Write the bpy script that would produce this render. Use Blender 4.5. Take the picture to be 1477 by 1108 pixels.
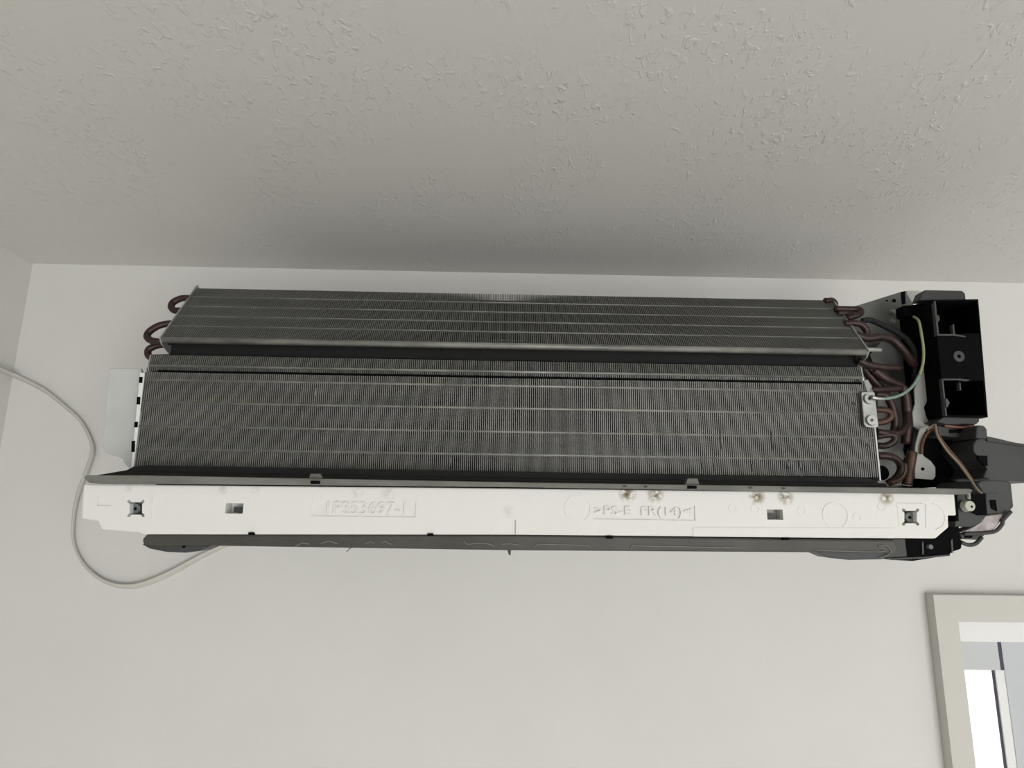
import bpy, bmesh, math, random
from mathutils import Vector, Matrix
random.seed(7)
scene = bpy.context.scene
for o in list(bpy.data.objects):
    bpy.data.objects.remove(o)

# ------------------------------------------------------------------ camera
FPX, IW, IH = 900.0, 1477.0, 1108.0
PITCH, ROLL, YAW = math.radians(11.4), math.radians(0.80), math.radians(0.9)
CAM = Vector((0.0, -0.74, 2.1088))
FW = Vector((math.sin(YAW) * math.cos(PITCH), math.cos(YAW) * math.cos(PITCH), math.sin(PITCH)))
_r = FW.cross(Vector((0, 0, 1))).normalized()
_u = _r.cross(FW)
RT = _r * math.cos(ROLL) + _u * math.sin(ROLL)
UP = _u * math.cos(ROLL) - _r * math.sin(ROLL)
cd = bpy.data.cameras.new('camera')
cam = bpy.data.objects.new('camera', cd)
scene.collection.objects.link(cam)
m = Matrix((RT, UP, -FW)).transposed().to_4x4()
m.translation = CAM
cam.matrix_world = m
cd.sensor_width = 36.0
cd.sensor_fit = 'HORIZONTAL'
cd.lens = FPX / IW * 36.0
cd.clip_start = 0.01
scene.camera = cam

# ------------------------------------------------------------------ world, lights, exposure
world = bpy.data.worlds.new('world')
scene.world = world
world.use_nodes = True
world.node_tree.nodes['Background'].inputs[0].default_value = (0.80, 0.86, 0.95, 1)
world.node_tree.nodes['Background'].inputs[1].default_value = 0.5


def area(name, loc, target, sx, sy, power, col):
    l = bpy.data.lights.new(name, 'AREA')
    l.shape = 'RECTANGLE'
    l.size, l.size_y, l.energy, l.color = sx, sy, power, col
    o = bpy.data.objects.new(name, l)
    scene.collection.objects.link(o)
    o.location = loc
    d = Vector(target) - Vector(loc)
    o.rotation_euler = d.to_track_quat('-Z', 'Y').to_euler()
    return o


# daylight through the big sliding window behind the camera
area('window_daylight', (1.45, -3.66, 1.20), (1.45, 0, 1.20), 2.2, 2.1, 84, (1.0, 0.992, 0.975))
sl = bpy.data.lights.new('sun', 'SUN')
sl.energy, sl.angle, sl.color = 2.8, math.radians(1.0), (1.0, 0.985, 0.965)
so = bpy.data.objects.new('sun', sl)
scene.collection.objects.link(so)
so.rotation_euler = Vector((-0.12, 0.84, -0.57)).to_track_quat('-Z', 'Y').to_euler()
vs = scene.view_settings
vs.view_transform = 'Standard'
vs.look = 'None'
vs.gamma = 1.0
vs.use_curve_mapping = False
vs.exposure = -0.15

# ------------------------------------------------------------------ helpers
C = scene.collection
ROOT = None


def ray(px, py):
    return FW + RT * ((px - IW / 2) / FPX) - UP * ((py - IH / 2) / FPX)


def S(px, py, y):
    """reference-photo point on the vertical plane at distance y from the wall"""
    d = ray(px, py)
    return CAM + d * ((y - CAM.y) / d.y)


def SX(px, py, x):
    d = ray(px, py)
    return CAM + d * ((x - CAM.x) / d.x)


def link(name, me, mat, parent=None, smooth=False):
    o = bpy.data.objects.new(name, me)
    C.objects.link(o)
    if mat is not None:
        me.materials.clear()
        me.materials.append(mat)
    if parent is not None:
        o.parent = parent
        if parent.type == 'EMPTY':
            o.matrix_parent_inverse = Matrix.Translation(-parent.location)
    if smooth:
        for p in me.polygons:
            p.use_smooth = True
    return o


def finish(bm, name):
    bmesh.ops.recalc_face_normals(bm, faces=bm.faces)
    me = bpy.data.meshes.new(name)
    bm.to_mesh(me)
    bm.free()
    return me


def add_box(bm, x0, x1, y0, y1, z0, z1):
    v = [bm.verts.new(p) for p in ((x0, y0, z0), (x1, y0, z0), (x1, y1, z0), (x0, y1, z0),
                                   (x0, y0, z1), (x1, y0, z1), (x1, y1, z1), (x0, y1, z1))]
    for f in ((0, 1, 2, 3), (7, 6, 5, 4), (0, 4, 5, 1), (1, 5, 6, 2), (2, 6, 7, 3), (3, 7, 4, 0)):
        bm.faces.new([v[i] for i in f])


def bevel(bm, w, seg=2):
    es = [e for e in bm.edges if len(e.link_faces) == 2 and e.calc_face_angle(0) > 0.5]
    bmesh.ops.bevel(bm, geom=es, offset=w, segments=seg, profile=0.5, affect='EDGES', clamp_overlap=True)


def box(name, dims, mat, parent=None, bev=0.0):
    bm = bmesh.new()
    for d in (dims if isinstance(dims[0], (tuple, list)) else [dims]):
        add_box(bm, *d)
    bmesh.ops.recalc_face_normals(bm, faces=bm.faces)
    if bev:
        bevel(bm, bev)
    return link(name, finish(bm, name), mat, parent)


def prism_bm(bm, pts, axis_vec):
    """pts: list of 3D points of a planar outline, extruded by axis_vec"""
    a = [bm.verts.new(p) for p in pts]
    b = [bm.verts.new(Vector(p) + Vector(axis_vec)) for p in pts]
    n = len(pts)
    bm.faces.new(a)
    bm.faces.new(b[::-1])
    for i in range(n):
        j = (i + 1) % n
        bm.faces.new((a[i], b[i], b[j], a[j]))


def slab(name, px, y, t, mat, parent=None, bev=0.0, smooth=False):
    """outline measured on the plane y, real thickness t towards the wall"""
    bm = bmesh.new()
    prism_bm(bm, [S(a, b, y) for a, b in px], (0, t, 0))
    bmesh.ops.recalc_face_normals(bm, faces=bm.faces)
    if bev:
        bevel(bm, bev)
    bmesh.ops.triangulate(bm, faces=[f for f in bm.faces if len(f.verts) > 4])
    return link(name, finish(bm, name), mat, parent, smooth)


def profile(name, yz, x0, x1, mat, parent=None, bev=0.0):
    bm = bmesh.new()
    prism_bm(bm, [Vector((x0, y, z)) for y, z in yz], (x1 - x0, 0, 0))
    bmesh.ops.recalc_face_normals(bm, faces=bm.faces)
    if bev:
        bevel(bm, bev)
    bmesh.ops.triangulate(bm, faces=[f for f in bm.faces if len(f.verts) > 4])
    return link(name, finish(bm, name), mat, parent)


def catmull(pts, n=6):
    P = [Vector(p) for p in pts]
    if len(P) < 3:
        return P
    P = [P[0] * 2 - P[1]] + P + [P[-1] * 2 - P[-2]]
    out = []
    for i in range(1, len(P) - 2):
        for k in range(n):
            t = k / n
            a, b, c, d = P[i - 1], P[i], P[i + 1], P[i + 2]
            out.append(0.5 * ((2 * b) + (c - a) * t + (2 * a - 5 * b + 4 * c - d) * t * t + (3 * b - a - 3 * c + d) * t ** 3))
    out.append(P[-2])
    return out


def tube_bm(bm, pts, r, seg=10, squash=1.0):
    n = len(pts)
    rs = r if isinstance(r, (list, tuple)) else [r] * n
    rings = []
    up = None
    for i, p in enumerate(pts):
        t = (pts[min(i + 1, n - 1)] - pts[max(i - 1, 0)]).normalized()
        if up is None:
            up = Vector((0, 1, 0)) if abs(t.y) < 0.9 else Vector((0, 0, 1))
        up = (up - t * up.dot(t)).normalized()
        s = t.cross(up)
        rings.append([bm.verts.new(p + (s * math.cos(a) + up * squash * math.sin(a)) * rs[i])
                      for a in [2 * math.pi * k / seg for k in range(seg)]])
    for i in range(n - 1):
        for k in range(seg):
            j = (k + 1) % seg
            bm.faces.new((rings[i][k], rings[i][j], rings[i + 1][j], rings[i + 1][k]))
    bm.faces.new(rings[0][::-1])
    bm.faces.new(rings[-1])


def tube(name, pts, r, mat, parent=None, n=6, seg=10, squash=1.0):
    P = catmull(pts, n)
    if isinstance(r, (list, tuple)):
        rr = []
        for i in range(len(P)):
            f = i / n
            a = min(int(f), len(r) - 2)
            rr.append(r[a] + (r[a + 1] - r[a]) * (f - a))
        r = rr
    bm = bmesh.new()
    tube_bm(bm, P, r, seg, squash)
    return link(name, finish(bm, name), mat, parent, True)


def ptube(name, px, r, mat, parent=None, **k):
    """tube through (px, py, y) points"""
    return tube(name, [S(a, b, y) for a, b, y in px], r, mat, parent, **k)


def disc_bm(bm, c, r, y0, y1, n=20, r2=None):
    r2 = r if r2 is None else r2
    a = [bm.verts.new((c[0] + r * math.cos(t), y0, c[1] + r * math.sin(t))) for t in [2 * math.pi * k / n for k in range(n)]]
    b = [bm.verts.new((c[0] + r2 * math.cos(t), y1, c[1] + r2 * math.sin(t))) for t in [2 * math.pi * k / n for k in range(n)]]
    bm.faces.new(a)
    bm.faces.new(b[::-1])
    for k in range(n):
        j = (k + 1) % n
        bm.faces.new((a[k], b[k], b[j], a[j]))


def disc(name, px, py, y, r, t, mat, parent=None, r2=None, n=20):
    p = S(px, py, y)
    bm = bmesh.new()
    disc_bm(bm, (p.x, p.z), r, y, y + t, n, r2)
    return link(name, finish(bm, name), mat, parent)


def ring_bm(bm, c, r, w, y0, y1, a0=0.0, a1=2 * math.pi, n=28):
    full = abs(a1 - a0) > 6.28
    m_ = n if full else n + 1
    rows = []
    for k in range(m_):
        a = a0 + (a1 - a0) * k / n
        rows.append([bm.verts.new((c[0] + q * math.cos(a), y, c[1] + q * math.sin(a)))
                     for q, y in ((r - w / 2, y0), (r + w / 2, y0), (r + w / 2, y1), (r - w / 2, y1))])
    for k in range(n):
        A, B = rows[k], rows[(k + 1) % m_]
        for q in range(4):
            w_ = (q + 1) % 4
            bm.faces.new((A[q], A[w_], B[w_], B[q]))
    if not full:
        bm.faces.new(rows[0])
        bm.faces.new(rows[-1][::-1])


def ring(name, px, py, y, r, w, t, mat, parent=None, a0=0.0, a1=2 * math.pi):
    p = S(px, py, y)
    bm = bmesh.new()
    ring_bm(bm, (p.x, p.z), r, w, y, y + t, a0, a1)
    return link(name, finish(bm, name), mat, parent)


def cut(obj, bm_cut):
    """boolean difference, baked into the mesh"""
    me = finish(bm_cut, 'cutter')
    co = bpy.data.objects.new('cutter', me)
    C.objects.link(co)
    md = obj.modifiers.new('cut', 'BOOLEAN')
    md.object = co
    md.operation = 'DIFFERENCE'
    md.solver = 'EXACT'
    md.use_self = True
    md.use_hole_tolerant = True
    dg = bpy.context.evaluated_depsgraph_get()
    new = bpy.data.meshes.new_from_object(obj.evaluated_get(dg))
    obj.modifiers.clear()
    old = obj.data
    mats = [q for q in old.materials]
    obj.data = new
    new.materials.clear()
    for q in mats:
        new.materials.append(q)
    for p in new.polygons:
        p.material_index = 0
    bpy.data.objects.remove(co)


def tag(o, label=None, cat=None, group=None, kind=None):
    if label:
        o['label'] = label
    if cat:
        o['category'] = cat
    if group:
        o['group'] = group
    if kind:
        o['kind'] = kind
    return o


# ------------------------------------------------------------------ materials
def mat(name, col, rough=0.6, metal=0.0, var=0.0, vscale=20.0, col2=None, bump=0.0, bscale=200.0, spec=0.5, stretch=None):
    m_ = bpy.data.materials.new(name)
    m_.use_nodes = True
    nt = m_.node_tree
    b = nt.nodes['Principled BSDF']
    b.inputs['Base Color'].default_value = (*col, 1)
    b.inputs['Roughness'].default_value = rough
    b.inputs['Metallic'].default_value = metal
    b.inputs['Specular IOR Level'].default_value = spec
    tc = nt.nodes.new('ShaderNodeTexCoord')
    src = tc.outputs['Object']
    if stretch:
        mp = nt.nodes.new('ShaderNodeMapping')
        mp.inputs['Scale'].default_value = stretch
        nt.links.new(src, mp.inputs[0])
        src = mp.outputs[0]
    if var > 0 or col2:
        nz = nt.nodes.new('ShaderNodeTexNoise')
        nz.inputs['Scale'].default_value = vscale
        nz.inputs['Detail'].default_value = 5
        nz.inputs['Roughness'].default_value = 0.6
        nt.links.new(src, nz.inputs['Vector'])
        cr = nt.nodes.new('ShaderNodeValToRGB')
        c2 = col2 if col2 else tuple(c * (1 - var) for c in col)
        cr.color_ramp.elements[0].color = (*c2, 1)
        cr.color_ramp.elements[1].color = (*col, 1)
        cr.color_ramp.elements[0].position = 0.35
        cr.color_ramp.elements[1].position = 0.62
        nt.links.new(nz.outputs[0], cr.inputs[0])
        nt.links.new(cr.outputs[0], b.inputs['Base Color'])
    if bump > 0:
        nb = nt.nodes.new('ShaderNodeTexNoise')
        nb.inputs['Scale'].default_value = bscale
        nb.inputs['Detail'].default_value = 4
        nt.links.new(src, nb.inputs['Vector'])
        bp = nt.nodes.new('ShaderNodeBump')
        bp.inputs['Strength'].default_value = bump
        bp.inputs['Distance'].default_value = 0.001
        nt.links.new(nb.outputs[0], bp.inputs['Height'])
        nt.links.new(bp.outputs[0], b.inputs['Normal'])
    return m_


M = {}
M['wall'] = mat('wall_paint', (0.70, 0.695, 0.67), 0.85, var=0.03, vscale=6, bump=0.25, bscale=350)
M['floor'] = mat('wood_floor', (0.58, 0.56, 0.52), 0.5, var=0.2, vscale=9, stretch=(1, 8, 1))
M['casing'] = mat('casing_paint', (0.60, 0.585, 0.55), 0.6, var=0.03, vscale=10)
M['white_frame'] = mat('white_frame', (0.82, 0.82, 0.81), 0.5)
M['grey_panel'] = mat('grey_panel', (0.55, 0.57, 0.58), 0.6)
M['blue_grey'] = mat('blue_grey_panel', (0.55, 0.57, 0.60), 0.6)
M['dark_line'] = mat('dark_gasket', (0.05, 0.045, 0.075), 0.6)
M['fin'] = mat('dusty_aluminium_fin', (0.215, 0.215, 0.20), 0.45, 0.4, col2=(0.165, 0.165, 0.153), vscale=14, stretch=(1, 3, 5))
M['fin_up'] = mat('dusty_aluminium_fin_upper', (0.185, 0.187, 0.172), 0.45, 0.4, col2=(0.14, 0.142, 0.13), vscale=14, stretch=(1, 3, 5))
M['coil_tube'] = mat('aluminium_collar', (0.30, 0.30, 0.275), 0.42, 0.3, col2=(0.15, 0.15, 0.138), vscale=70, stretch=(0.35, 1, 1))
M['alu'] = mat('aluminium', (0.48, 0.49, 0.475), 0.38, 0.6, var=0.25, vscale=60)
M['plate'] = mat('galvanised_plate', (0.36, 0.365, 0.35), 0.5, 0.3, var=0.2, vscale=40)
M['plate_dark'] = mat('dull_plate', (0.15, 0.155, 0.148), 0.5, 0.2, var=0.2, vscale=40)
M['plate_light'] = mat('pale_plate', (0.47, 0.475, 0.45), 0.55, 0.1, var=0.15, vscale=30)
M['steel'] = mat('zinc_screw', (0.42, 0.43, 0.41), 0.38, 0.8)
M['copper'] = mat('tarnished_copper', (0.052, 0.027, 0.024), 0.45, 0.4, col2=(0.022, 0.014, 0.013), vscale=50)
M['copper_hi'] = mat('bare_copper', (0.12, 0.062, 0.042), 0.45, 0.5, col2=(0.05, 0.03, 0.024), vscale=70)
M['black'] = mat('black_plastic', (0.0045, 0.0045, 0.005), 0.6, spec=0.03)
M['rib'] = mat('black_plastic_edge', (0.06, 0.06, 0.06), 0.45)
M['rubber'] = mat('black_rubber', (0.014, 0.014, 0.014), 0.7, bump=0.4, bscale=120, spec=0.3)
M['dark'] = mat('dark_grey_plastic', (0.044, 0.0455, 0.047), 0.5, var=0.2, vscale=25)
M['dark2'] = mat('charcoal_plastic', (0.035, 0.035, 0.037), 0.5)
M['lip'] = mat('drain_pan_grey', (0.19, 0.19, 0.17), 0.6, var=0.35, vscale=25, stretch=(1, 1, 4))
M['outlet'] = mat('outlet_olive_grey', (0.066, 0.064, 0.053), 0.5, col2=(0.043, 0.040, 0.032), vscale=12)
M['scratch'] = mat('scratch_grey', (0.20, 0.20, 0.18), 0.7)
M['clear'] = mat('milky_plastic', (0.60, 0.61, 0.60), 0.5, var=0.06, vscale=30)
M['film'] = mat('white_film', (0.46, 0.47, 0.44), 0.6, var=0.15, vscale=30)
M['green'] = mat('green_wire', (0.20, 0.29, 0.24), 0.45)
M['yellow'] = mat('yellow_wire', (0.29, 0.32, 0.17), 0.45)
M['beige'] = mat('beige_wire', (0.28, 0.22, 0.165), 0.5)
M['brown'] = mat('brown_wire', (0.13, 0.06, 0.035), 0.5)
M['red'] = mat('red_tape', (0.26, 0.10, 0.085), 0.5)
M['foil'] = mat('pinkish_foil', (0.50, 0.46, 0.46), 0.3, 0.4, col2=(0.22, 0.19, 0.19), vscale=60)
M['band'] = mat('off_white_band', (0.57, 0.555, 0.515), 0.7)
M['screw_pale'] = mat('pale_screw', (0.50, 0.51, 0.43), 0.5)
M['boss'] = mat('grey_boss', (0.14, 0.15, 0.145), 0.55)
M['seat'] = mat('dark_screw_seat', (0.045, 0.045, 0.045), 0.5)


def ceiling_material():
    m_ = mat('ceiling_plaster', (0.70, 0.69, 0.665), 0.8)
    nt = m_.node_tree
    b = nt.nodes['Principled BSDF']
    tc = nt.nodes.new('ShaderNodeTexCoord')
    mp = nt.nodes.new('ShaderNodeMapping')
    mp.inputs['Rotation'].default_value = (0, 0, 0.35)
    mp.inputs['Scale'].default_value = (1.0, 0.55, 1.0)
    nt.links.new(tc.outputs['Object'], mp.inputs[0])
    n1 = nt.nodes.new('ShaderNodeTexNoise')
    n1.inputs['Scale'].default_value = 165
    n1.inputs['Detail'].default_value = 3
    n1.inputs['Roughness'].default_value = 0.55
    n1.inputs['Distortion'].default_value = 0.9
    nt.links.new(mp.outputs[0], n1.inputs['Vector'])
    r1 = nt.nodes.new('ShaderNodeValToRGB')
    r1.color_ramp.elements[0].position = 0.55
    r1.color_ramp.elements[1].position = 0.68
    nt.links.new(n1.outputs[0], r1.inputs[0])
    n2 = nt.nodes.new('ShaderNodeTexNoise')
    n2.inputs['Scale'].default_value = 13
    n2.inputs['Detail'].default_value = 3
    nt.links.new(tc.outputs['Object'], n2.inputs['Vector'])
    r2 = nt.nodes.new('ShaderNodeValToRGB')
    r2.color_ramp.elements[0].position = 0.37
    r2.color_ramp.elements[1].position = 0.60
    nt.links.new(n2.outputs[0], r2.inputs[0])
    mu = nt.nodes.new('ShaderNodeMath')
    mu.operation = 'MULTIPLY'
    nt.links.new(r1.outputs[0], mu.inputs[0])
    nt.links.new(r2.outputs[0], mu.inputs[1])
    n3 = nt.nodes.new('ShaderNodeTexNoise')
    n3.inputs['Scale'].default_value = 420
    nt.links.new(tc.outputs['Object'], n3.inputs['Vector'])
    ad = nt.nodes.new('ShaderNodeMath')
    ad.operation = 'MULTIPLY_ADD'
    ad.inputs[1].default_value = 0.10
    nt.links.new(n3.outputs[0], ad.inputs[0])
    nt.links.new(mu.outputs[0], ad.inputs[2])
    bp = nt.nodes.new('ShaderNodeBump')
    bp.inputs['Strength'].default_value = 0.42
    bp.inputs['Distance'].default_value = 0.0016
    nt.links.new(ad.outputs[0], bp.inputs['Height'])
    nt.links.new(bp.outputs[0], b.inputs['Normal'])
    return m_


M['ceiling'] = ceiling_material()


def foam_material(spots):
    """white foam with brown mould stains around the given points"""
    m_ = mat('white_foam', (0.80, 0.795, 0.77), 0.75, bump=0.15, bscale=500)
    nt = m_.node_tree
    b = nt.nodes['Principled BSDF']
    tc = nt.nodes.new('ShaderNodeTexCoord')
    nz = nt.nodes.new('ShaderNodeTexNoise')
    nz.inputs['Scale'].default_value = 330
    nz.inputs['Detail'].default_value = 4
    nt.links.new(tc.outputs['Object'], nz.inputs['Vector'])
    last = None
    for p, rad, amt in spots:
        d = nt.nodes.new('ShaderNodeVectorMath')
        d.operation = 'DISTANCE'
        d.inputs[1].default_value = p
        nt.links.new(tc.outputs['Object'], d.inputs[0])
        mr = nt.nodes.new('ShaderNodeMapRange')
        mr.inputs['From Min'].default_value = rad
        mr.inputs['From Max'].default_value = rad * 0.2
        mr.inputs['To Min'].default_value = 0
        mr.inputs['To Max'].default_value = amt
        nt.links.new(d.outputs['Value'], mr.inputs[0])
        if last is None:
            last = mr.outputs[0]
        else:
            mx = nt.nodes.new('ShaderNodeMath')
            mx.operation = 'MAXIMUM'
            nt.links.new(last, mx.inputs[0])
            nt.links.new(mr.outputs[0], mx.inputs[1])
            last = mx.outputs[0]
    r = nt.nodes.new('ShaderNodeValToRGB')
    r.color_ramp.elements[0].position = 0.36
    r.color_ramp.elements[1].position = 0.56
    nt.links.new(nz.outputs[0], r.inputs[0])
    mu = nt.nodes.new('ShaderNodeMath')
    mu.operation = 'MULTIPLY'
    nt.links.new(last, mu.inputs[0])
    nt.links.new(r.outputs[0], mu.inputs[1])
    mix = nt.nodes.new('ShaderNodeMix')
    mix.data_type = 'RGBA'
    mix.inputs[6].default_value = (0.80, 0.795, 0.77, 1)
    mix.inputs[7].default_value = (0.17, 0.125, 0.055, 1)
    nt.links.new(mu.outputs[0], mix.inputs[0])
    nt.links.new(mix.outputs[2], b.inputs['Base Color'])
    return m_


def pane_material():
    m_ = bpy.data.materials.new('daylit_pane')
    m_.use_nodes = True
    b = m_.node_tree.nodes['Principled BSDF']
    b.inputs['Base Color'].default_value = (0.9, 0.92, 0.95, 1)
    b.inputs['Roughness'].default_value = 0.4
    b.inputs['Emission Color'].default_value = (0.94, 0.97, 1.0, 1)
    b.inputs['Emission Strength'].default_value = 0.62
    return m_


M['pane'] = pane_material()

# ------------------------------------------------------------------ the room
XL, XR, YB, ZC = -0.585, 3.4, -3.6, 2.4
box('floor', (XL - 0.1, XR + 0.1, YB - 0.1, 0.12, -0.1, 0.0), M['floor'])['kind'] = 'structure'
box('ceiling', (XL - 0.1, XR + 0.1, YB - 0.1, 0.12, ZC, ZC + 0.1), M['ceiling'])['kind'] = 'structure'
box('wall_left', (XL - 0.1, XL, YB - 0.1, 0.12, 0.0, ZC), M['wall'])['kind'] = 'structure'
box('wall_right', (XR, XR + 0.1, YB - 0.1, 0.12, 0.0, ZC), M['wall'])['kind'] = 'structure'
# wall with the window at the lower right
WX0, WX1, WZ0, WZ1 = 0.5135, 1.75, 0.95, 1.993
box('wall_back', [(XL - 0.1, WX0, 0, 0.12, 0, ZC), (WX1, XR + 0.1, 0, 0.12, 0, ZC),
                  (WX0, WX1, 0, 0.12, WZ1, ZC), (WX0, WX1, 0, 0.12, 0, WZ0)], M['wall'])['kind'] = 'structure'
# wall behind the camera with the large window
VX0, VX1, VZ0, VZ1 = 0.3, 2.6, 0.12, 2.28
box('wall_front', [(XL - 0.1, VX0, YB - 0.12, YB, 0, ZC), (VX1, XR + 0.1, YB - 0.12, YB, 0, ZC),
                   (VX0, VX1, YB - 0.12, YB, VZ1, ZC), (VX0, VX1, YB - 0.12, YB, 0, VZ0)], M['wall'])['kind'] = 'structure'
w2 = box('window_2', [(VX0, VX1, YB - 0.05, YB, VZ0, VZ0 + 0.05), (VX0, VX1, YB - 0.05, YB, VZ1 - 0.05, VZ1),
                      (VX0, VX0 + 0.05, YB - 0.05, YB, VZ0 + 0.05, VZ1 - 0.05), (VX1 - 0.05, VX1, YB - 0.05, YB, VZ0 + 0.05, VZ1 - 0.05),
                      (1.42, 1.48, YB - 0.05, YB, VZ0 + 0.05, VZ1 - 0.05)], M['white_frame'])
w2['kind'] = 'structure'

# window at the lower right: casing, frame, header panel, sash
w1 = bpy.data.objects.new('window_1', None)
C.objects.link(w1)
w1.location = (0.49, 0, 0.92)
tag(w1, 'white window with beige casing below the air conditioner at lower right', kind='structure')
CX, CZ = 0.4885, 2.0215
bm = bmesh.new()
add_box(bm, CX, WX0, -0.014, 0.002, WZ0 - 0.028, CZ)
add_box(bm, WX0, WX1, -0.014, 0.002, WZ1, CZ)
add_box(bm, WX1, WX1 + 0.026, -0.014, 0.002, WZ0 - 0.028, CZ)
add_box(bm, WX0, WX1, -0.02, 0.002, WZ0 - 0.028, WZ0)
bmesh.ops.remove_doubles(bm, verts=bm.verts, dist=1e-5)
link('casing', finish(bm, 'casing'), M['casing'], w1)
a = S(1382, 924, 0.01)
g = S(1387, 969, 0.02)
hz0, hz1 = a.z, g.z
box('head_frame', (WX0, WX1, 0.004, 0.05, hz0, WZ1), M['white_frame'], w1)
box('header_panel', (WX0, S(1440, 940, 0.028).x, 0.028, 0.05, hz1, hz0), M['grey_panel'], w1)
box('gap_strip', (S(1440, 940, 0.028).x, S(1446, 940, 0.028).x, 0.0285, 0.05, hz1, hz0), M['dark_line'], w1)
xg = S(1430.5, 972, 0.034).x
xs = S(1435, 972, 0.033).x
xr_ = S(1449, 972, 0.0315).x
box('pane', (WX0, xg, 0.034, 0.05, WZ0, hz1), M['pane'], w1)
box('gasket', (xg, xs, 0.0335, 0.05, WZ0, hz1), M['dark_line'], w1)
box('stile', (xs, xr_, 0.0315, 0.05, WZ0, hz1), M['white_frame'], w1)
box('sash_panel', [(xr_, WX1, 0.0305, 0.05, WZ0, hz1), (S(1446, 940, 0.028).x, WX1, 0.0305, 0.05, hz1, hz0)], M['blue_grey'], w1)

# ------------------------------------------------------------------ the air conditioner
AC = bpy.data.objects.new('air_conditioner', None)
C.objects.link(AC)
AC.location = (0.02, -0.12, 2.08)
tag(AC, 'wall air conditioner stripped of its cover, dusty grey coils above a white foam bar', 'air conditioner')

# ---- chassis on the wall (mostly hidden)
profile('chassis', [(0.0, 2.092), (-0.205, 2.092), (-0.205, 2.096), (-0.06, 2.102), (-0.03, 2.14), (-0.03, 2.30), (0.0, 2.30)],
        -0.285, 0.36, M['plate_light'], AC)
profile('inner_duct', [(-0.12, 2.104), (-0.19, 2.108), (-0.185, 2.150), (-0.12, 2.18)], -0.298, 0.318, M['rubber'], AC)


# ---- coils: real fins, too fine to count
def fins(name, yz, x0, x1, pitch, thick, m_, jag=0.00012):
    bm = bmesh.new()
    n = int((x1 - x0) / pitch)
    for i in range(n):
        x = x0 + (i + 0.5) * (x1 - x0) / n + random.uniform(-1, 1) * 0.00002
        dy = random.uniform(-jag, jag)
        a = [bm.verts.new((x - thick / 2, y + dy, z)) for y, z in yz]
        b = [bm.verts.new((x + thick / 2, y + dy, z)) for y, z in yz]
        bm.faces.new(a)
        bm.faces.new(b[::-1])
        for k in range(len(yz)):
            j = (k + 1) % len(yz)
            bm.faces.new((a[k], b[k], b[j], a[j]))
    o = link(name, finish(bm, name), m_, AC)
    o['kind'] = 'stuff'
    return o


def end_plate(parent, yz, x0, x1, m_=None):
    return profile('end_plate', yz, x0, x1, m_ or M['alu'], parent)


# lower, upright coil
LX0, LX1 = -0.308, 0.3212
LZ0, LZ1, LY = 2.1402, 2.2207, -0.21
low = fins('coil_fins', [(LY, LZ0), (LY, LZ1), (LY + 0.024, LZ1), (LY + 0.024, LZ0)], LX0, LX1, 0.0017, 0.00085, M['fin'])
low['label'] = 'upright lower fin block with fine vertical aluminium fins'
for py in (556.5, 589, 623, 656):
    z = S(738, py, LY).z
    bm = bmesh.new()
    tube_bm(bm, [Vector((LX0, LY + 0.0008, z)), Vector((LX1, LY + 0.0008, z))], 0.0011, 10)
    link('coil_tube', finish(bm, 'coil_tube'), M['coil_tube'], low, True)
# white left end plate with black slots
ep = slab('end_plate', [(202.5, 538), (208.5, 538), (192.5, 676), (189, 674)], LY - 0.001, 0.012, M['white_frame'], low)
for py, px, h in ((548, 203.2, 4.2), (578, 199.8, 5.4), (612.5, 196.4, 4), (644, 192.2, 8)):
    slab('slot', [(px - 2.4, py - h), (px + 2.2, py - h), (px + 1.6, py + h), (px - 3, py + h)], LY - 0.0016, 0.004, M['black'], low)
profile('end_plate', [(LY - 0.001, LZ0 - 0.003), (LY - 0.001, LZ1 - 0.002), (LY + 0.024, LZ1 - 0.002), (LY + 0.024, LZ0 - 0.003)],
        LX1, LX1 + 0.0014, M['alu'], low)
slab('end_tab', [(1246, 549), (1252, 548), (1257, 557), (1259, 566), (1251, 566)], LY - 0.001, 0.002, M['plate'], low)

for q in ([(1040, 620), (1040, 648)], [(1113.5, 622), (1114, 649)], [(1011, 664), (1015, 677)], [(1139, 662), (1136, 676)], [(1153, 664), (1156, 679)],
          [(1030, 668), (1030, 680)], [(1085, 670), (1086, 680)], [(1186, 664), (1183, 680)], [(456, 560), (455, 572)], [(437, 592), (436.5, 606)], [(650, 660), (650, 672)]):
    ptube('bent_fin', [(a, b, LY - 0.0006) for a, b in q], 0.0005, M['coil_tube'], low, seg=6)

# upper, backward-leaning coil
UX0, UX1 = -0.2990, 0.3245
A0, A1 = Vector((-0.2055, 2.2540)), Vector((-0.155, 2.3192))
ud = (A1 - A0).normalized()
un = Vector((ud.y, -ud.x))  # inward (towards the wall, down)
Lu = (A1 - A0).length


def UPt(t, d):
    p = A0 + ud * t + un * d
    return (p.x, p.y)


upq = [UPt(0.0, 0.0), UPt(Lu - 0.004, 0.0), UPt(Lu, 0.003), UPt(Lu, 0.024), UPt(0.028, 0.024), UPt(-0.0035, 0.005), UPt(-0.0045, 0.003)]
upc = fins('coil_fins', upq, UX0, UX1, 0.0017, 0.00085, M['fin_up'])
upc['label'] = 'leaning upper fin block sloping back towards the wall'
for t in (0.0165, 0.032, 0.048, 0.064):
    p = UPt(t, 0.0007)
    bm = bmesh.new()
    tube_bm(bm, [Vector((UX0, *p)), Vector((UX1, *p))], 0.0009, 10)
    link('coil_tube', finish(bm, 'coil_tube'), M['coil_tube'], upc, True)
bm = bmesh.new()
p = UPt(-0.002, 0.0022)
tube_bm(bm, [Vector((UX0, *p)), Vector((UX1, *p))], 0.0027, 12)
link('coil_tube', finish(bm, 'coil_tube'), M['coil_tube'], upc, True)
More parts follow.
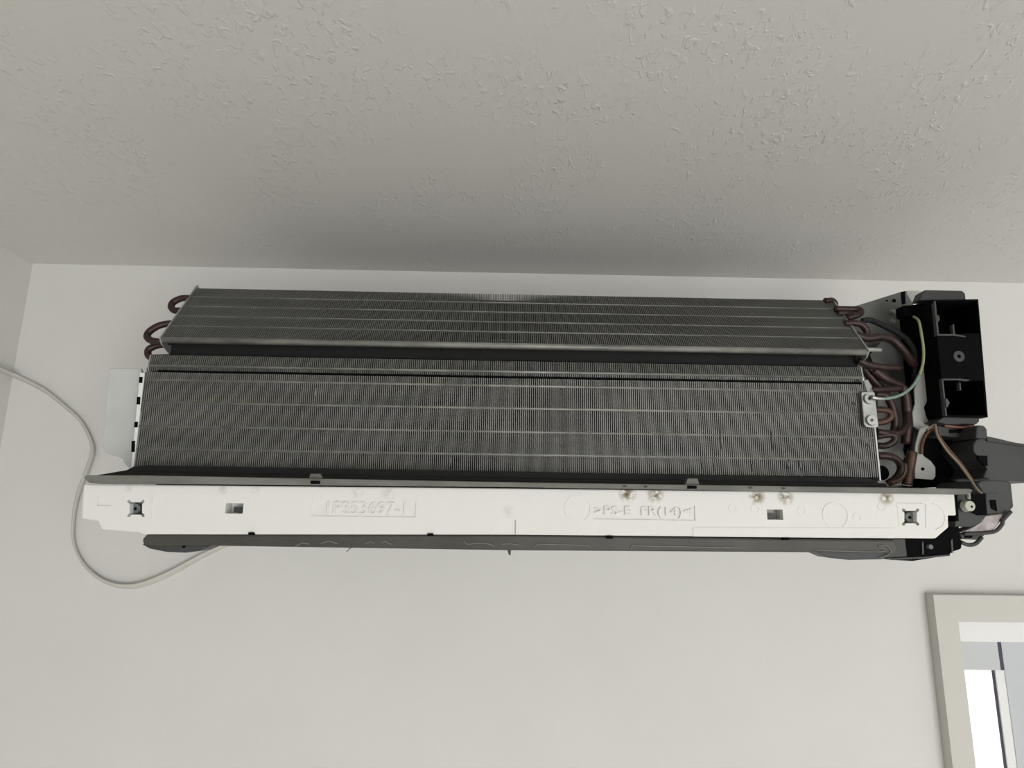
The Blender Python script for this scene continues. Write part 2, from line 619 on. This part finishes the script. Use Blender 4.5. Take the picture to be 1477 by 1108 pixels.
for x0, x1 in ((UX0 - 0.0012, UX0), (UX1, UX1 + 0.0012)):
    profile('end_plate', [UPt(-0.004, -0.0012), UPt(Lu, -0.0012), UPt(Lu + 0.001, 0.024), UPt(0.002, 0.025), UPt(-0.005, 0.006)], x0, x1, M['alu'], upc)
slab('corner_tab', [(277, 421), (281, 413), (285, 413), (288, 418), (293, 419), (290, 423), (281, 424)], -0.156, 0.003, M['plate'], upc)

# short middle coil under it
mq = [(-0.2035, 2.2275), (-0.2015, 2.2380), (-0.176, 2.2450), (-0.160, 2.2420), (-0.175, 2.2235), (-0.197, 2.2215), (-0.2020, 2.2235)]
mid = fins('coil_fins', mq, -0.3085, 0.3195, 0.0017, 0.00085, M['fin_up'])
mid['label'] = 'narrow middle fin block between the upper and lower ones'
bm = bmesh.new()
tube_bm(bm, [Vector((-0.3085, -0.2030, 2.2280)), Vector((0.3195, -0.2030, 2.2280))], 0.0013, 12)
link('coil_tube', finish(bm, 'coil_tube'), M['coil_tube'], mid, True)
for x0, x1 in ((-0.3097, -0.3085), (0.3195, 0.3207)):
    profile('end_plate', [(y - 0.0008, z) for y, z in mq], x0, x1, M['alu'], mid)
profile('gap_shade_fill', [(-0.190, 2.2415), (-0.1895, 2.2560), (-0.176, 2.2640), (-0.168, 2.2440)], UX0 - 0.001, 0.3225, M['rubber'], mid)  # black fill added to put shade into the gap between fin blocks
profile('fin_light_blocker', [UPt(0.020, 0.009), UPt(Lu - 0.0015, 0.009), UPt(Lu - 0.0015, 0.012), UPt(0.020, 0.012)], UX0 + 0.002, UX1 - 0.002, M['rubber'], upc)  # backing added inside the fins to block light showing through
profile('joint_strip', [(-0.2044, 2.2204), (-0.2044, 2.2238), (-0.192, 2.2250), (-0.192, 2.2204)], -0.300, 0.318, M['black'], mid)  # black strip along the joint between middle and lower fins
# rear coil leaning the other way behind the ridge
rq = [(-0.150, 2.312), (-0.128, 2.318), (-0.06, 2.235), (-0.08, 2.222)]
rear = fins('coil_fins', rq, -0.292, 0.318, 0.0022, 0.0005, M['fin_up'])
rear['label'] = 'rear fin block behind the ridge'

# return bends on the left
RB = [[(273, 430, -0.168), (262, 430.5, -0.168), (250, 436, -0.169), (247, 443, -0.172), (252, 448, -0.174), (262, 448, -0.174)],
      [(256, 467, -0.186), (242, 467, -0.188), (228, 470.5, -0.19), (215, 479, -0.191), (212.5, 486.5, -0.193), (219, 491.5, -0.195), (232, 493, -0.195), (246, 493, -0.194)],
      [(236, 497, -0.185), (225, 499, -0.186), (215, 504, -0.187), (213.5, 511, -0.188), (219, 517, -0.189), (230, 520, -0.189)],
      [(230, 524, -0.180), (221, 527, -0.18), (217, 533, -0.18), (220, 540, -0.18)]]
for q in RB:
    ptube('return_bend', q, 0.0031, M['copper'], AC)

# milky plastic flange left of the lower coil
slab('side_flange', [(157, 531), (203, 531), (205, 540), (191, 668), (193, 675), (187, 677), (179, 669), (176, 661), (150, 653), (147, 640)], -0.186, 0.004, M['clear'], AC, bev=0.001)

# ---- seal strip, drain pan lip
slab('seal_strip', [(124, 688), (182, 678), (192, 673), (207, 671), (738, 680), (1250, 689), (1262, 693), (1270, 702), (124, 692)], -0.226, 0.03, M['rubber'], AC, bev=0.001)
tube('seal_bead', [Vector((-0.296, -0.228, 2.1318)), Vector((0.0, -0.228, 2.1318)), Vector((0.315, -0.228, 2.1318))], 0.0026, M['rubber'], AC)
lip = slab('drain_pan', [(120, 689), (123, 685.5), (200, 685.5), (738, 695.5), (1400, 705), (1404, 708.5), (1396, 713.5), (738, 702.5), (128, 697)], -0.254, 0.012, M['lip'], AC, bev=0.0008)
for px, py in ((454, 689), (998, 696)):
    slab('tab', [(px - 9, py + 3), (px - 6, py - 5.5), (px + 8, py - 5.5), (px + 11, py + 3)], -0.250, 0.004, M['lip'], lip)
    slab('slot', [(px - 6, py + 4.6), (px + 7, py + 4.8), (px + 7, py + 9), (px - 6, py + 9)], -0.2552, 0.003, M['black'], lip)
for px, py in ((900, 702), (930, 702.4), (1081, 704), (1129, 705)):
    slab('smudge', [(px - 3, py - 1), (px + 2, py - 2.2), (px + 5, py - 0.4), (px + 1, py + 1.4)], -0.2545, 0.001, M['dark2'], lip)

# ---- white foam bar
FY = -0.250
spots = []
for px, py, rad, amt in ((905, 712, 0.0078, 1.0), (945, 713, 0.0078, 0.9), (1092, 716, 0.0075, 1.0), (1133, 717, 0.0072, 1.0),
                         (1278, 717.5, 0.0072, 0.9), (733, 738, 0.006, 0.16), (185, 704, 0.004, 0.25), (515, 711, 0.006, 0.2), (560, 711, 0.007, 0.2),
                         (322, 705, 0.005, 0.25), (368, 706, 0.005, 0.2)):
    spots.append((S(px, py, FY), rad, amt))
M['foam'] = foam_material(spots)
foam = slab('foam_bar', [(120, 698.5), (738, 704.5), (1377, 712), (1380, 744), (1368, 743), (1369, 761), (1350, 777), (738, 771.5),
                         (205, 771), (200, 768), (146, 764), (141, 752), (117, 748)], FY, 0.026, M['foam'], AC, bev=0.0012)
bm = bmesh.new()


def pxbox(b, x0, y0, x1, y1, d):
    p, q = S(x0, y0, FY), S(x1, y1, FY)
    add_box(b, min(p.x, q.x), max(p.x, q.x), FY - 0.01, FY + d, min(p.z, q.z), max(p.z, q.z))


for px, py in ((196, 733.5), (1313.5, 746)):
    pts = []
    for k in range(4):
        ca, sa = ((1, 0), (0, 1), (-1, 0), (0, -1))[k]
        for (u, v) in ((9.0, 6.4), (12.4, 9.2), (12.2, 12.2), (9.2, 12.4), (6.4, 9.0)):
            pts.append((u * ca - v * sa, u * sa + v * ca))
    prism_bm(bm, [S(px + u, py + v, FY) + Vector((0, -0.01, 0)) for u, v in pts], (0, 0.024, 0))
pxbox(bm, 326, 726, 350, 741, 0.012)
pxbox(bm, 1106, 735, 1130, 750, 0.012)
pxbox(bm, 450, 721.5, 599, 746.5, 0.0011)
pxbox(bm, 856, 727.5, 1003, 751.0, 0.0011)
pxbox(bm, 722, 750, 744, 775, 0.0022)
pxbox(bm, 1293, 725, 1297, 760, 0.0012)
pxbox(bm, 1293, 725, 1330, 726.6, 0.0008)
pxbox(bm, 142, 716, 160, 730, 0.0010)
cut(foam, bm)
for p in foam.data.polygons:
    p.use_smooth = False
for px, py in ((196, 733.5), (1313.5, 746)):
    b_ = slab('screw_boss', [(px - 13, py - 13), (px + 13, py - 13), (px + 13, py + 13), (px - 13, py + 13)], FY + 0.0095, 0.004, M['boss'], foam)
    disc('boss_ring', px - 1, py + 0.5, FY + 0.005, 0.0038, 0.006, M['boss'], foam)
    disc('boss_hole', px - 1, py + 0.5, FY + 0.0047, 0.0011, 0.001, M['black'], foam)
slab('slot_shade_block', [(337, 731), (350, 731), (350, 739.5), (337, 739.5)], FY + 0.004, 0.008, M['dark'], foam)  # dark blocks stand in for the shade inside the slots
slab('slot_shade_block', [(1106, 740), (1118, 740), (1118, 748.5), (1106, 748.5)], FY + 0.004, 0.008, M['dark'], foam)


def mold_text(s, x0, y0, x1, y1, name):
    cu = bpy.data.curves.new(name, 'FONT')
    cu.body = s
    cu.size = 1.0
    cu.extrude = 0.05
    to = bpy.data.objects.new(name, cu)
    C.objects.link(to)
    dg = bpy.context.evaluated_depsgraph_get()
    me = bpy.data.meshes.new_from_object(to.evaluated_get(dg))
    bpy.data.objects.remove(to)
    xs_ = [v.co.x for v in me.vertices]
    ys_ = [v.co.y for v in me.vertices]
    P, Q, B = S(x0, y1, FY), S(x1, y1 + (x1 - x0) * 0.0128, FY), S(x0, y0, FY)
    for v in me.vertices:
        u = (v.co.x - min(xs_)) / (max(xs_) - min(xs_))
        w = (v.co.y - min(ys_)) / (max(ys_) - min(ys_))
        v.co = Vector((P.x + (Q.x - P.x) * u, FY + (0.0013 if v.co.z < 0 else -0.0003), P.z + (Q.z - P.z) * u + (B.z - P.z) * w))
    bm_ = bmesh.new()
    bm_.from_mesh(me)
    bmesh.ops.recalc_face_normals(bm_, faces=bm_.faces)
    bm_.to_mesh(me)
    bm_.free()
    return link(name, me, M['foam'], foam)


mold_text('1P353697-1', 471, 723.5, 585, 741.5, 'moulded_lettering')
mold_text('>PS-E  FR(14)<', 858, 730, 998, 746.5, 'moulded_lettering')
for px, py, r in ((833, 734, 0.0100), (1205, 743.5, 0.0098)):
    ring('mould_ring', px, py, FY - 0.0004, r, 0.0007, 0.001, M['foam'], foam, math.radians(-60), math.radians(240))
for px, py in ((1057, 734), (1089, 734), (1156, 737), (1236, 746), (1272, 731)):
    ring('mould_ring', px, py, FY - 0.0003, 0.0030, 0.0005, 0.001, M['foam'], foam)
ring('mould_ring', 1345, 745, FY - 0.0004, 0.0100, 0.0007, 0.001, M['foam'], foam, math.radians(-80), math.radians(80))
slab('mould_rib', [(216.5, 715), (219.5, 715), (217.5, 749.5), (214.5, 749.5)], FY - 0.0008, 0.002, M['foam'], foam)
slab('mould_rib', [(1335.5, 727), (1337, 727), (1337.5, 761), (1336, 761)], FY - 0.0005, 0.002, M['foam'], foam)
slab('lower_bevel', [(1000, 761), (1290, 762), (1290, 776.5), (1000, 774)], FY - 0.0006, 0.001, M['foam'], foam)

# ---- air outlet edge below the foam bar
outlet = slab('outlet_lip', [(205, 778), (211, 771), (738, 772), (1290, 779), (1296, 790), (1292, 799), (1180, 797), (738, 794), (310, 787.5), (215, 788), (206, 785)],
              -0.244, 0.03, M['outlet'], AC, bev=0.0012)
slab('outlet_end_cap', [(204, 785), (230, 786), (308, 786), (300, 790), (288, 795), (268, 797.5), (240, 796.5), (215, 791.5)], -0.243, 0.02, M['dark'], outlet, bev=0.0008)
disc('cap_hole', 265, 788.5, -0.2436, 0.0012, 0.002, M['black'], outlet)
slab('outlet_end_cap', [(1172, 795), (1290, 797), (1288, 800), (1272, 807), (1225, 808), (1197, 805), (1183, 799)], -0.243, 0.02, M['dark'], outlet, bev=0.0008)
for px, py in ((362.5, 770.5), (621, 772), (880, 776), (1134.5, 778)):
    slab('clip', [(px - 4.5, py - 2.5), (px + 3.5, py - 2.5), (px + 4.5, py + 1.2), (px - 4.5, py + 1.2)], -0.2515, 0.004, M['black'], outlet)
# scuffs
random.seed(3)
for q in ([(425, 789), (436, 783.5), (446, 785)], [(462, 784), (475, 781), (487, 784.5)], [(526, 784.5), (534, 781.5), (540, 784)],
          [(550, 783), (556, 781), (561, 784), (566, 785)], [(670, 780), (674, 785), (690, 783.5), (706, 785), (713, 788.5)],
          [(722, 785), (735, 784.5), (748, 786)], [(770, 789), (777, 785.5), (800, 785.5), (845, 787), (853, 791)],
          [(910, 792), (914, 787), (940, 788), (1000, 789), (1060, 790)], [(1174, 793), (1210, 795), (1270, 796), (1275, 792), (1267, 789)],
          [(1266, 787), (1278, 787), (1285, 795), (1280, 801), (1268, 805)]):
    ptube('scuff', [(a, b, -0.2446) for a, b in q], 0.0004, M['scratch'], outlet, seg=6, n=4)
ptube('drip_hair', [(508, 789.5, -0.24), (504, 792, -0.242), (500, 796, -0.243)], 0.0004, M['scratch'], outlet, seg=6)
slab('drip_spike', [(731.5, 792), (737, 792), (736.5, 801.5), (733.5, 800)], -0.242, 0.002, M['dark'], outlet)

# ---- right end: side plates behind the pipes
back = slab('side_plate', [(1229, 443), (1301, 420.5), (1306, 419.5), (1318, 440), (1326, 520), (1330, 600), (1330, 702), (1262, 702), (1240, 560), (1212, 460)],
            -0.135, 0.003, M['plate_dark'], AC, bev=0.0005)
slab('plate_flange', [(1307.5, 419.5), (1329, 419.5), (1325, 431), (1309, 440)], -0.130, 0.003, M['plate_light'], back)
slab('plate_slot', [(1300.5, 421), (1305.5, 420), (1306.5, 438), (1302, 439)], -0.1362, 0.002, M['black'], back)
disc('plate_hole', 1290, 433.5, -0.1358, 0.0019, 0.001, M['black'], back)
disc('plate_hole', 1279.5, 433.5, -0.1358, 0.0009, 0.001, M['black'], back)
for px, py in ((1290, 449), (1290, 464)):
    disc('screw', px, py, -0.1385, 0.0020, 0.003, M['plate'], back, r2=0.0034)
slab('lower_plate', [(1266, 568), (1300, 560), (1318, 566), (1317, 650), (1312, 700), (1266, 700)], -0.139, 0.003, M['plate_light'], back)
slab('web_plate', [(1255, 512), (1272, 492), (1292, 500), (1312, 524), (1300, 530), (1262, 530)], -0.150, 0.003, M['plate_dark'], back)
# black conduit behind
ptube('black_conduit', [(1243, 463, -0.165), (1256, 462, -0.166), (1275, 470, -0.168), (1298, 482, -0.17), (1312, 495, -0.17), (1320, 515, -0.17), (1319, 560, -0.165), (1317, 640, -0.16), (1306, 668, -0.158)], 0.0028, M['rubber'], AC)
# ---- copper pipes
PIPES = [
    ([(1190, 434, -0.16), (1200, 434, -0.158), (1204, 438, -0.156), (1203, 444, -0.154), (1196, 447, -0.154)], 0.0031, 'copper'),
    ([(1204, 445.5, -0.17), (1225, 446, -0.172), (1238, 446.5, -0.174), (1242, 450, -0.176), (1236, 455, -0.178), (1222, 459, -0.178)], 0.0030, 'copper'),
    ([(1208, 452, -0.172), (1222, 452, -0.174), (1232, 455, -0.176)], 0.0028, 'copper'),
    ([(1218, 467, -0.182), (1232, 466, -0.184), (1243, 469, -0.184), (1250, 478, -0.183), (1247, 486, -0.182), (1236, 488, -0.182)], 0.0031, 'copper'),
    ([(1234, 483, -0.19), (1250, 488, -0.19), (1268, 486, -0.19), (1285, 489, -0.188), (1300, 502, -0.186), (1311, 516, -0.182), (1318, 526, -0.175)], 0.0038, 'copper'),
    ([(1240, 504.5, -0.2), (1256, 504.5, -0.2), (1270, 505, -0.198)], 0.0020, 'plate'),
    ([(1238, 520, -0.195), (1252, 526, -0.194), (1275, 530, -0.192), (1299, 531, -0.188)], 0.0032, 'copper'),
    ([(1244, 530, -0.185), (1254, 542, -0.185), (1268, 558, -0.183), (1280, 566, -0.18)], 0.0038, 'copper'),
    ([(1260, 534, -0.19), (1275, 545, -0.19), (1290, 553, -0.188), (1301, 560, -0.186), (1306, 572, -0.184), (1308, 592, -0.182), (1309, 612, -0.18), (1306, 640, -0.178)], 0.0042, 'copper'),
    ([(1256, 562, -0.196), (1275, 562, -0.196), (1300, 560, -0.192)], 0.0028, 'copper'),
    ([(1262, 568, -0.192), (1276, 570, -0.192), (1284, 580, -0.19), (1289, 596, -0.188), (1291, 612, -0.186), (1289, 624, -0.186)], 0.0034, 'copper'),
    ([(1262, 591, -0.2), (1276, 591.5, -0.202), (1285, 596, -0.203), (1284, 603, -0.203), (1276, 608, -0.202), (1264, 610, -0.2)], 0.0029, 'copper_hi'),
    ([(1264, 623, -0.2), (1282, 625, -0.2), (1298, 624, -0.196), (1308, 612, -0.188), (1310, 592, -0.182)], 0.0031, 'copper'),
    ([(1264, 630, -0.198), (1282, 627, -0.201), (1291, 630, -0.202), (1288, 638, -0.201), (1278, 643, -0.2), (1266, 643, -0.198)], 0.0029, 'copper'),
    ([(1266, 657.5, -0.2), (1280, 658, -0.201), (1292, 662, -0.2), (1299, 671, -0.198), (1298, 682, -0.196), (1290, 692, -0.192), (1280, 698, -0.19)], 0.0033, 'copper'),
    ([(1316, 652, -0.19), (1313, 668, -0.19), (1310, 684, -0.19), (1308, 700, -0.19)], 0.0042, 'copper_hi'),
    ([(1303, 668, -0.196), (1304, 680, -0.196), (1296, 692, -0.194), (1284, 697, -0.192)], 0.0028, 'copper_hi'),
]
for q, r, mm in PIPES:
    ptube('copper_pipe' if mm != 'plate' else 'sensor_tube', q, r, M[mm], AC)
disc('fan_hub', 1272, 682, -0.185, 0.0066, 0.02, M['black'], AC)
# coil clamp with two screws
clamp = slab('clamp_plate', [(1242.5, 567), (1244, 565.5), (1260, 565), (1262, 567), (1267.5, 615), (1264, 617), (1250, 616), (1246.5, 612)], -0.2145, 0.002, M['alu'], AC, bev=0.0005)
for px, py in ((1254.5, 575), (1258, 606)):
    disc('screw', px, py, -0.2168, 0.0042, 0.0025, M['steel'], clamp, r2=0.0049)
    s = 2.6
    for u, v in ((s, 0.7), (0.7, s)):
        slab('screw_cross', [(px - u, py - v), (px + u, py - v), (px + u, py + v), (px - u, py + v)], -0.2171, 0.0006, M['dark2'], clamp)
for px, py in ((1232, 582), (1252.5, 642)):
    disc('coil_mark', px, py, LY - 0.0006, 0.0014, 0.001, M['dark2'], low)

# ---- wires
ptube('wire_lug', [(1257, 573, -0.2185), (1266, 575, -0.219), (1277, 575.5, -0.219)], [0.0022, 0.0017, 0.0012], M['steel'], AC)
ptube('earth_wire', [(1276, 575.5, -0.219), (1292, 572.5, -0.217), (1306, 566, -0.213), (1318, 555, -0.208), (1326, 541, -0.204)], 0.0013, M['green'], AC)
ptube('earth_wire', [(1326, 541, -0.204), (1331, 525, -0.2), (1332, 505, -0.198), (1329, 482, -0.196), (1325, 463, -0.19), (1318, 457, -0.18)], 0.0012, M['yellow'], AC)
slab('film_sheet', [(1331, 500), (1336, 516), (1342, 545), (1344.5, 564), (1340, 574), (1333, 588), (1336, 600), (1341, 611), (1338, 618), (1328, 622),
                    (1318, 615), (1316, 596), (1320, 582), (1319, 562), (1326, 545), (1331, 525)], -0.178, 0.002, M['film'], AC, bev=0.0006)
sp = slab('film_sheet', [(1327, 618), (1341, 614), (1334, 624), (1330, 636), (1328, 648), (1333, 658), (1343, 665), (1349.5, 674), (1349.5, 688), (1346, 692),
                         (1320, 690), (1319, 660), (1321, 640)], -0.186, 0.002, M['film'], AC, bev=0.0006)
disc('film_hole', 1331.5, 676.5, -0.1868, 0.0014, 0.001, M['black'], sp)

# ---- black control box: hollow tray with ribs
cb_out = [(1346, 433), (1411, 431.5), (1425, 602), (1364, 601)]
ctrl = slab('control_box', cb_out, -0.200, 0.05, M['black'], AC)
bm = bmesh.new()
prism_bm(bm, [S(a, b, -0.2) + Vector((0, -0.005, 0)) for a, b in ((1349, 435), (1408.5, 434.5), (1413.5, 481), (1354, 482))], (0, 0.045, 0))
prism_bm(bm, [S(a, b, -0.2) + Vector((0, -0.005, 0)) for a, b in ((1360.5, 549), (1418, 549), (1422, 599.5), (1366, 599))], (0, 0.045, 0))
cut(ctrl, bm)
for q in ([(1347.5, 434), (1349.5, 434), (1354.5, 483.5), (1352, 483.5)], [(1352, 482), (1378, 482), (1393, 485), (1393, 486.5), (1376, 484.2), (1352, 484.2)],
          [(1374, 468), (1376, 468), (1377.5, 482), (1375, 482)], [(1358, 546.5), (1384, 546.2), (1398, 548), (1398, 549.5), (1382, 548.4), (1358, 548.6)],
          [(1358.5, 547), (1360.5, 547), (1366, 600), (1364, 600)], [(1383.5, 552), (1385.5, 552), (1386.5, 563), (1384.5, 563)],
          [(1362, 575), (1366, 575), (1370, 581), (1367, 587), (1363, 589)], [(1350, 452), (1354.5, 456), (1356, 461), (1352.5, 465)]):
    slab('rib', q, -0.2012, 0.004, M['rib'], ctrl)
ring('screw_seat', 1383.5, 514, -0.2018, 0.0034, 0.0032, 0.003, M['seat'], ctrl)
slab('box_top_cap', [(1326, 433), (1331, 421), (1334.5, 418), (1388, 419), (1392.5, 423), (1393.5, 433)], -0.190, 0.012, M['dark2'], ctrl, bev=0.001)
slab('box_rear', [(1318, 440), (1346, 433), (1364, 601), (1352, 612), (1341, 606), (1334, 592), (1344, 564), (1340, 535), (1334, 505), (1332, 480), (1320, 458), (1304, 455), (1303, 441)], -0.170, 0.012, M['black'], ctrl)
slab('box_base_flange', [(1362, 601), (1412.5, 602.5), (1413, 608), (1409, 612), (1366, 612), (1352, 608)], -0.196, 0.04, M['dark'], ctrl, bev=0.0008)

# ---- terminal bracket and interior block, right
inner = slab('wiring_block', [(1352, 612), (1405, 614), (1409, 640), (1420, 660), (1425, 684), (1415, 700), (1330, 704), (1349, 690), (1350, 673), (1331, 655), (1328, 645), (1332, 630)], -0.165, 0.06, M['black'], AC)
slab('clip', [(1352, 614), (1406, 616), (1409, 634), (1404, 642), (1388, 632), (1353, 628)], -0.188, 0.02, M['dark'], inner, bev=0.0008)
slab('clip_slot', [(1370, 620), (1388, 619), (1389, 624), (1370, 625)], -0.1888, 0.002, M['black'], inner)
ptube('red_wire', [(1362, 614, -0.19), (1380, 616, -0.191), (1394, 616.5, -0.192), (1405, 614.5, -0.191)], 0.0013, M['red'], inner)
br = slab('end_bracket', [(1408, 634), (1424, 629), (1443, 633), (1462, 638), (1500, 643), (1500, 696), (1428, 692), (1418, 689), (1424, 676), (1416, 664), (1405, 652), (1404, 642)], -0.205, 0.06, M['dark'], AC, bev=0.001)
slab('bracket_knob', [(1408, 632), (1409, 616), (1412, 613), (1420, 614), (1424, 619), (1425, 633)], -0.208, 0.03, M['dark'], br, bev=0.0012)
slab('bracket_slot', [(1411, 657.5), (1424, 657.5), (1425, 672), (1421, 672), (1411, 662)], -0.2062, 0.002, M['black'], br)
slab('bracket_edge', [(1424, 631), (1443, 634), (1478, 641.5), (1478, 644), (1440, 639), (1424, 636)], -0.2066, 0.004, M['dark2'], br)

# beige sensor cable crossing the wiring block
ptube('sensor_wire', [(1337, 620, -0.195), (1348, 613, -0.196), (1349.5, 618, -0.2), (1353, 630, -0.205), (1366, 650, -0.21), (1384, 670, -0.214), (1400, 692, -0.22), (1408, 705, -0.228), (1416, 712, -0.232)], 0.0011, M['beige'], AC)
ptube('sensor_wire', [(1340, 620, -0.19), (1352, 622, -0.196), (1358, 634, -0.203), (1372, 652, -0.208), (1388, 671, -0.212), (1403, 693, -0.218)], 0.0009, M['brown'], AC)
ptube('sensor_wire', [(1345, 616, -0.185), (1335, 628, -0.187), (1330, 642, -0.188), (1329, 655, -0.188)], 0.0014, M['brown'], AC)

# ---- louvre motor housing, lower right
hs = slab('motor_housing', [(1404, 706), (1414, 694), (1425, 692.5), (1456, 693.5), (1459, 697), (1462.5, 731), (1455, 740), (1446, 748), (1430, 744), (1422, 744), (1422, 712)], -0.225, 0.05, M['dark'], AC, bev=0.0012)
slab('housing_slot', [(1429, 721.5), (1436.5, 721), (1438.5, 737.5), (1431, 733.5)], -0.2262, 0.002, M['black'], hs)
slab('housing_ridge', [(1411, 699), (1420, 709), (1440, 711), (1440, 712.6), (1419, 711)], -0.2262, 0.003, M['dark2'], hs)
mp_ = slab('motor_plate', [(1378, 713), (1400, 711), (1422, 712), (1424, 744), (1414, 755), (1402, 760), (1378, 760)], -0.238, 0.02, M['dark'], AC, bev=0.001)
slab('motor_block', [(1397, 712), (1421, 712), (1424, 743.5), (1413, 743.5), (1402, 738), (1400, 724)], -0.241, 0.02, M['black'], mp_)
slab('motor_gap', [(1377, 712), (1381, 712), (1383, 752), (1379, 752)], -0.240, 0.02, M['black'], mp_)
ptube('screw_neck', [(1392, 706.5, -0.245), (1396, 710, -0.246), (1397.5, 720, -0.247)], 0.0014, M['plate'], mp_)
disc('screw', 1399.5, 730, -0.2455, 0.0040, 0.005, M['screw_pale'], mp_, r2=0.0046)
disc('screw_hole', 1402, 731, -0.2458, 0.0009, 0.001, M['black'], mp_)
slab('curved_foil', [(1385, 768), (1404, 760), (1416, 752), (1420, 744), (1447, 741), (1444, 752), (1432, 766), (1412, 768)], -0.228, 0.012, M['foil'], AC, bev=0.0008)
ptube('housing_rim', [(1458, 738, -0.228), (1447, 750, -0.229), (1445, 757, -0.229), (1434, 767, -0.229), (1410, 769.5, -0.229), (1390, 770, -0.229)], 0.0015, M['dark'], AC)
lb = slab('motor_foot', [(1384, 769), (1422, 770), (1412, 779), (1388, 778)], -0.226, 0.03, M['dark'], AC)
slab('motor_foot_slot', [(1393, 771), (1404, 770.5), (1402, 776), (1392, 776)], -0.2268, 0.002, M['black'], lb)
ptube('motor_loop', [(1386, 782, -0.226), (1394, 785.5, -0.226), (1402, 786, -0.226), (1409, 783, -0.226), (1416, 775, -0.226)], 0.0016, M['dark'], lb)
# black louvre drive under the foam bar
dv = slab('louvre_drive', [(1266, 778), (1345, 776.5), (1368, 762), (1371, 744), (1383, 752), (1385, 770), (1388, 785), (1387, 792), (1372, 797), (1371, 801), (1340, 806), (1318, 809.5), (1285, 808), (1283, 800)], -0.230, 0.04, M['black'], AC, bev=0.001)
slab('drive_cover', [(1266, 778), (1306, 777), (1309, 803), (1278, 805), (1284, 794), (1278, 786)], -0.2345, 0.006, M['dark'], dv, bev=0.0008)
slab('drive_rib', [(1330, 782), (1332, 782), (1332.5, 800), (1330.5, 800)], -0.2315, 0.003, M['rib'], dv)
slab('drive_rib', [(1372, 779), (1374, 778), (1375, 797), (1373, 798)], -0.2315, 0.003, M['rib'], dv)
slab('drive_rib', [(1270, 806), (1330, 803.5), (1370, 800), (1370, 802), (1330, 806), (1290, 808)], -0.2318, 0.003, M['dark'], dv)
disc('drive_pin', 1343, 789, -0.2335, 0.0018, 0.004, M['boss'], dv)

# ------------------------------------------------------------------ flattened off-white tube curving along the wall
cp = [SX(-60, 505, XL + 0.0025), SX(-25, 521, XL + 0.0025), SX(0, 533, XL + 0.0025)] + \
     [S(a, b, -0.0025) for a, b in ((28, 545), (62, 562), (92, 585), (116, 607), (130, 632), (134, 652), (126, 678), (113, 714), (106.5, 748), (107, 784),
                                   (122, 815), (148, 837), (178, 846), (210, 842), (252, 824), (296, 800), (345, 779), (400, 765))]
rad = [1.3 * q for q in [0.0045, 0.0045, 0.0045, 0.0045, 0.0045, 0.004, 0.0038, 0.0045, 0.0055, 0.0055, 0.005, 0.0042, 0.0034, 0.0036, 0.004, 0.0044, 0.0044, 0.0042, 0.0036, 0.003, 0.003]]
band = tube('curved_band', cp, rad, M['band'], None, seg=12, squash=0.36)
tag(band, 'flattened off-white tube curving down the wall left of the air conditioner', 'band')
